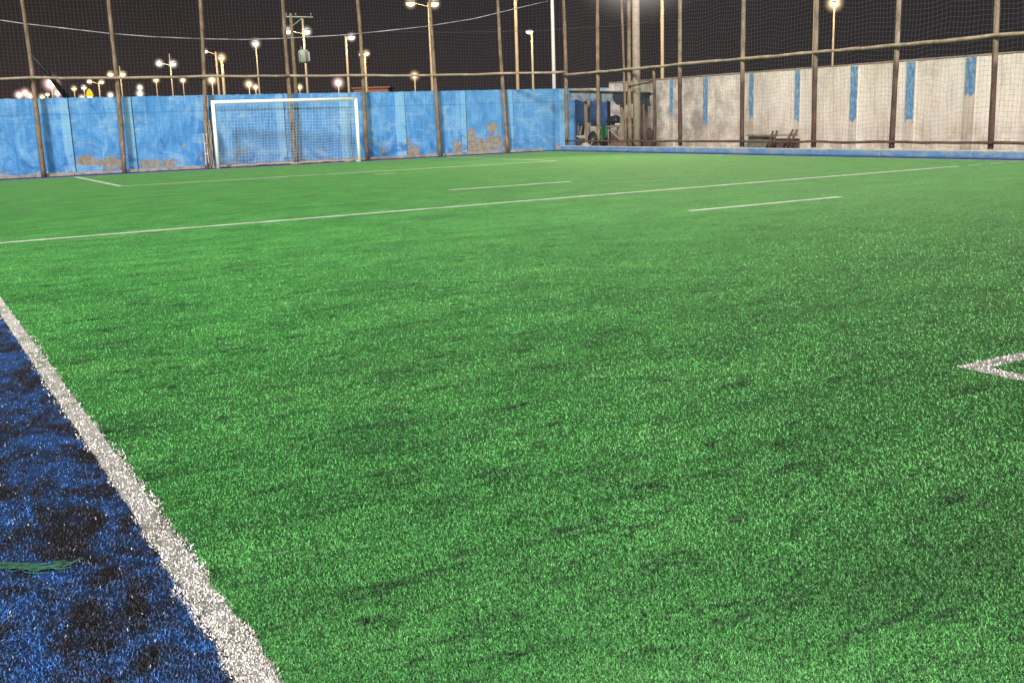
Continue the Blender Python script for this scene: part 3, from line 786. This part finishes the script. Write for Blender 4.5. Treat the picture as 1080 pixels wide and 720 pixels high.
fl = bpy.data.lights.new('fill_spot', 'SPOT'); fl.energy = 88000; fl.spot_size = R(70); fl.spot_blend = .7; fl.shadow_soft_size = 1.2; fl.color = (1, .95, .88)  # added fill lamp behind the camera, no fixture; lifts shadows and walls
flo = bpy.data.objects.new('fill_spot', fl); C.objects.link(flo); flo.location = (4, -32, 17)
flo.rotation_euler = (Vector((16, 26, 0))-flo.location).to_track_quat('-Z', 'Y').to_euler()

# ------------------------------------------------------------------ street lamps beyond the walls
GRP = 'street lamps beyond the walls'
def depth_for(px, py, h=9.0): return (h-H)*FPX/max(8, horizon(px)-py)
def street_lamp(label, poley, heads, col=WARM, h=9.0, polex=None, rpole=1.6, g=9, light=True, pole_mat=None, name='street_lamp', D=None, cat='street lamp', peak=14.):
    hx, hy = heads[0]
    D = D or depth_for(hx, hy, h)
    px_m = D/FPX
    top = at(polex if polex is not None else hx, poley, D)
    base = Vector((top.x, top.y, 0))
    # the depth plane is tilted; keep the pole vertical below its top
    e = empty(name, base, label, cat, GRP)
    r = max(.05, rpole*px_m*.42)
    b = MB(); b.tube([base, base.lerp(top, .5), top], [r*1.25, r*1.05, r*.85], 8); b.build('pole', pole_mat or M_steel, e)
    for (x, y) in heads:
        q = at(x, y, D)
        hl = .28+1.2*px_m
        side = (q-top); side.z = 0
        ang = math.atan2(side.y, side.x) if side.length > .05 else yaw
        if side.length > .4*px_m and side.length > .1:
            b = MB(); b.tube([Vector((top.x, top.y, min(top.z, q.z)-.25)), Vector((q.x, q.y, q.z+.06))], max(.03, .5*px_m), 6); b.build('arm', pole_mat or M_steel, e)
        b = MB(); b.ell((q.x, q.y, q.z+.08), (hl, hl*.5, .10), 10, 6, ang); hd = b.build('lamp_head', M_dark, e)
        b = MB(); b.ell((q.x, q.y, q.z-.03), (hl*.8, hl*.42, .13+.5*px_m), 10, 6, ang); b.build('bulb', M_em[col], hd)
        if g: glow(e, (q.x, q.y, q.z), g*px_m, col, peak)
        if light:
            li = bpy.data.lights.new('lamp_light', 'POINT'); li.energy = light*.28; li.color = col; li.shadow_soft_size = .15
            lo2 = bpy.data.objects.new('lamp_light', li); C.objects.link(lo2); lo2.parent = e
            # just below and in front of the head, on the camera's side
            v = (EYE-q).normalized(); lo2.location = Vector((q.x+v.x*.9, q.y+v.y*.9, q.z-.5)) - base
    return e
S = street_lamp
S('small pinkish lamp low over the blue wall, leftmost of a tight cluster', 101, [(20, 100.5)], PINK, g=8, light=False, h=8)
S('small pinkish lamp just above and right of the leftmost one', 97.5, [(26.5, 98)], PINK, g=8, light=False, h=8)
S('small warm lamp low on the wall top touching the leftmost timber post', 101, [(31.5, 101.5)], WARM, g=7, light=False, h=8)
S('tiny lamp immediately right of the leftmost timber post', 102.5, [(44.5, 102.5)], WARM, g=6, light=False, h=8)
S('dim tiny lamp between two brighter low lamps near the left edge', 99, [(50, 99.5)], WARM, g=4, light=False, h=8, peak=8)
S('largest and brightest pinkish floodlight of the left cluster', 88, [(54, 88.5)], PINK, g=13, light=False, h=10, peak=20)
S('lamp with a pink glow right below the brightest pinkish floodlight', 98, [(60.5, 98.5)], PINK, g=8, light=False, h=8)
S('small yellowish lamp high between the first two timber posts', 93, [(78, 93.5)], WARM, g=5, light=False, h=8)
S('small lamp just left of the yellow glowing sign', 92, [(88.5, 92.5)], PALE, g=5, light=False, h=8)
S('low lamp resting on the wall top below the yellow glowing sign', 103, [(86.5, 103.5)], PALE, g=6, light=False, h=8)
S('double street lamp on a lit pole beside the yellow glowing sign', 87, [(94.5, 86), (107, 86.5)], WARM, polex=104, g=5, light=250)
S('double street lamp seen just behind the second timber post', 70, [(116.5, 78.5), (129.5, 78.5)], WARM, polex=126, g=6, light=250, D=125)
S('lamp on the wall top just left of the second timber post', 100, [(116.5, 100.5)], PALE, g=6, light=False, h=8)
S('upper lamp of a stacked pair over the blue wall', 92, [(147.5, 92.5)], PALE, g=6, light=False, h=9)
S('lower lamp of a stacked pair over the blue wall', 98.5, [(147.5, 99)], PALE, g=7, light=False, h=7.5)
S('small single lamp with a thin pole left of the tall double lamp', 84, [(164.5, 84.5)], WARM, g=6, light=150, rpole=1.1)
S('tall double street lamp with a spike between its two heads', 57, [(168, 67), (182.5, 67.5)], PALE, polex=178.5, g=7, light=350, D=121)
S('small single lamp with a thin pole right of the tall double lamp', 84, [(192.8, 84.5)], WARM, g=6, light=150, rpole=1.1)
S('street lamp with one long arm reaching left past the third timber post', 55, [(215.5, 54)], WARM, polex=227.5, g=5, light=400, rpole=3, D=102)
S('bright lamp on top of a thick yellow-lit pole behind the left goalpost', 60, [(233.5, 61)], WARM, g=8, light=500, rpole=4, D=112)
S('low bright lamp left of the thick yellow-lit pole', 84, [(223.5, 84.5)], WARM, g=9, light=200)
S('low lamp with an orange glow over the goal, left of a close pair', 88, [(262.5, 89)], WARM, g=8, light=120)
S('low lamp with an orange glow over the goal, right of a close pair', 91, [(269.5, 92)], WARM, g=6, light=120)
S('tall single street lamp above the left half of the goal', 44, [(269.5, 46)], PALE, g=8, light=350, rpole=2)
S('low lamp between the utility pole and its transformer', 91, [(316, 92)], WARM, g=6, light=False)
S('tall lit pole with two lamp heads beside the transformer', 20, [(303.5, 33), (323.5, 33.5)], PALE, polex=319, g=8, light=450, rpole=3, D=84)
S('tall lamp on a yellow-lit pole above the right half of the goal', 38, [(370.5, 39.5)], PALE, polex=364.5, g=7, light=400, rpole=3)
S('lamp with two small heads on a tapered lit pole near the right goalpost', 58, [(382, 57.5), (386.3, 56.5)], WARM, polex=384.5, g=6, light=300, rpole=3.2, D=116)
S('low reddish lamp above the right part of the goal', 87, [(356.8, 87.5)], PINK, g=10, light=100)
S('lone low lamp between two timber posts right of the goal', 79.5, [(437.2, 80)], WARM, g=8, light=200)
S('tall double street lamp on a lit pole, near the top edge', 3, [(433, 3.5), (458, 4)], WARM, polex=452, g=9, light=420, rpole=3.6, D=67)
S('slim dimly lit street lamp left of the white cable pole', 33, [(558.5, 33.5)], PALE, polex=560.8, g=4, light=420, rpole=3, D=92, peak=6)
S('street lamp with a strong warm glow above the plaster wall', 2, [(880, 3.5)], WARM, g=13, light=420, rpole=2.6, D=76, peak=20)
# yellow glowing sign
D = 140; q = at(94.3, 98, D)
yl = empty('yellow_sign', (q.x, q.y, 0), 'yellow glowing bell-shaped sign on a dark post', 'sign')
b = MB(); b.tube([(q.x, q.y, 0), (q.x, q.y, q.z-.5)], .12, 6); b.build('post', M_dark, yl)
b = MB(); b.tube([(q.x, q.y, q.z-.55), (q.x, q.y, q.z-.3), (q.x, q.y, q.z+.15), (q.x, q.y, q.z+.5)], [.40, .46, .34, .12], 10); b.build('shade', M_yel, yl)
b = MB(); b.ell((q.x, q.y, q.z-.55), (.3, .3, .12), 8, 6); b.build('bulb', M_em[WARM], yl)

# poles running out of the top of the picture
def tall_pole(label, px, py0, D, wpx, mat_, h=None, lx=0, name='lamp_pole'):
    P = at(px, py0, D); pm = D/FPX; z1 = h or 10.
    e = empty(name, (P.x, P.y, 0), label, 'pole')
    b = MB(); b.tube([(P.x, P.y, 0), (P.x, P.y, z1*.5), (P.x, P.y, z1)], [wpx*pm*.58, wpx*pm*.52, wpx*pm*.45], 10); b.build('pole', mat_, e)
    return e, P, z1
M_litpole = simple('lit_concrete', (.62, .47, .28), .9, .1, .2, 1.2)
M_whitepole = simple('white_pole_paint', (.72, .68, .60), .6, .3, .1, 1.5)
for lab, px, wpx, D, mm in (('warm lit pole rising left of the slim street lamp', 545, 3.4, 62, M_litpole), ('warm lit pole right of the thick concrete floodlight pole', 698.5, 3.6, 60, M_litpole), ('warm lit pole close to a timber post above the plaster wall', 858.6, 3.4, 56, M_litpole)):
    e, P, z1 = tall_pole(lab, px, 50, D, wpx, mm, 9.5)
    b = MB(); b.tube([(P.x, P.y, 9.4), (P.x-1.2, P.y-.7, 9.7)], .04, 6); b.build('arm', M_steel, e)
    b = MB(); b.ell((P.x-1.4, P.y-.8, 9.68), (.36, .18, .09), 10, 6, .5); hd = b.build('lamp_head', M_dark, e)
    li = bpy.data.lights.new('lamp_light', 'POINT'); li.energy = 260; li.color = WARM; li.shadow_soft_size = .15
    lo2 = bpy.data.objects.new('lamp_light', li); C.objects.link(lo2); lo2.parent = e; lo2.location = (-1.4, -.8, 9.3)
ca, CP, z1 = tall_pole('white pole carrying the cable near the corner of the blue wall', 583.5, 50, 54, 3.8, M_whitepole, at(581.5, -2, 54).z+.25, name='cable_pole')
b = MB(); b.box((CP.x, CP.y, z1-.15), (.6, .1, .1)); b.build('bracket', M_steel, ca)

# utility pole with crossarm and transformer
D = 72; T = at(306.5, 14.5, D); pm = D/FPX
up = empty('utility_pole', (T.x, T.y, 0), 'tall timber utility pole with a crossarm above the goal', 'utility pole')
b = MB(); b.tube([(T.x, T.y, 0), (T.x, T.y, T.z*.6), T], [.17, .14, .11], 9); b.build('pole', simple('olive_pole', (.20, .16, .09), .9, .1, .25, 2), up)
c0, c1 = at(300, 18, D), at(330, 18.5, D)
b = MB(); b.tube([c0, c1], .055, 5); b.build('crossarm', M_greybox, up)
b = MB(); b.tube([at(308, 28, D), at(318.5, 19.5, D)], .03, 5); b.build('brace', M_greybox, up)
for px in (302, 312, 328):
    q = at(px, 17.3, D); b = MB(); b.tube([q+Vector((0, 0, .04)), q+Vector((0, 0, .2))], [.05, .03], 7); b.build('insulator', M_conc, up)
q = at(320.5, 60, D)
tr = MB(); tr.tube([(q.x, q.y, q.z-.42), (q.x, q.y, q.z-.36), (q.x, q.y, q.z+.36), (q.x, q.y, q.z+.42)], [.26, .36, .36, .3], 14)
tr.ell((q.x, q.y, q.z+.42), (.28, .28, .06), 12, 5)
to = tr.build('transformer', M_greybox, up)
b = MB()
for k_ in range(4): a = k_*.9-2.6; b.box((q.x+.40*math.cos(a), q.y+.40*math.sin(a), q.z), (.10, .03, .6), a)
b.build('cooling_fin', M_greybox, to)
b = MB()
for a_ in (-.15, .15): b.tube([(q.x+a_, q.y, q.z+.42), (q.x+a_, q.y, q.z+.66)], [.045, .025], 6)
b.build('bushing', M_conc, to)
b = MB(); b.tube([(T.x, T.y, q.z+.2), (q.x, q.y, q.z+.2)], .05, 5); b.tube([(T.x, T.y, q.z-.2), (q.x, q.y, q.z-.2)], .05, 5); b.build('bracket', M_dark, up)

# overhead cable
pts_px = [(-120, 2), (0, 21.5), (24, 25), (115, 35.5), (160, 39), (211, 41.2), (255, 42), (294, 41), (358, 37.5), (400, 33.5), (450, 28), (500, 20), (539, 10.5), (578, 1.4)]
b = MB(); b.tube([at(x, y, 54-.012*abs(x-578)) for x, y in pts_px], .021, 6); b2 = b.build('overhead_cable', M_cable)
tag(b2, 'pale overhead cable sagging across the night sky', 'cable')
b = MB(); b.tube([at(x, y, 60) for x, y in [(400, 33), (470, 34.5), (560, 33), (640, 28), (720, 20)]], .012, 5); tag(b.build('overhead_wire', M_dark), 'very thin dark wire running above the corner of the blue wall', 'wire')
# guy rope
b = MB(); b.tube([onY(33, 58, 40.3), onY(50, 77, 40.3), onY(73, 106, 40.3)], [.05, .08, .10], 7); g_ = b.build('guy_rope', M_black)
tag(g_, 'dark slanting guy rope behind the leftmost timber post', 'rope')
# low building behind the wall
D = 150; q0, q1 = at(376, 95, D), at(412, 95, D)
hs = empty('building', ((q0+q1)/2*1.0)*1.0, 'low orange-lit building just showing above the blue wall', 'building')
hs.location.z = 0
c_ = (q0+q1)/2; wid = (q1-q0).length; ang = math.atan2((q1-q0).y, (q1-q0).x); zt = at(394, 92.5, D).z
b = MB(); b.box((c_.x, c_.y, zt/2-.1), (wid, 6, zt-.2), ang); b.build('wall', M_house, hs)
b = MB(); b.box((c_.x, c_.y, zt-.09), (wid+.5, 6.5, .18), ang); b.build('roof', M_house, hs)
for i in range(3):
    v = q0.lerp(q1, (i+.5)/3) + Vector((math.sin(ang), -math.cos(ang), 0))*3.02
    b = MB(); b.box((v.x, v.y, zt-1.7), (1.1, .06, 1.0), ang); b.build('window', M_black, hs)
li = bpy.data.lights.new('lamp_light', 'POINT'); li.energy = 450; li.color = (1, .4, .2); lo2 = bpy.data.objects.new('lamp_light', li); C.objects.link(lo2)
lo2.location = c_ + Vector((math.sin(ang), -math.cos(ang), 0))*7

sc.cycles.volume_step_rate = 1.0
sc.cycles.max_bounces = 6; sc.cycles.diffuse_bounces = 3; sc.cycles.transparent_max_bounces = 24
sc.cycles.volume_bounces = 0
sc.cycles.sample_clamp_indirect = 4.0
sc.cycles.use_denoising = True
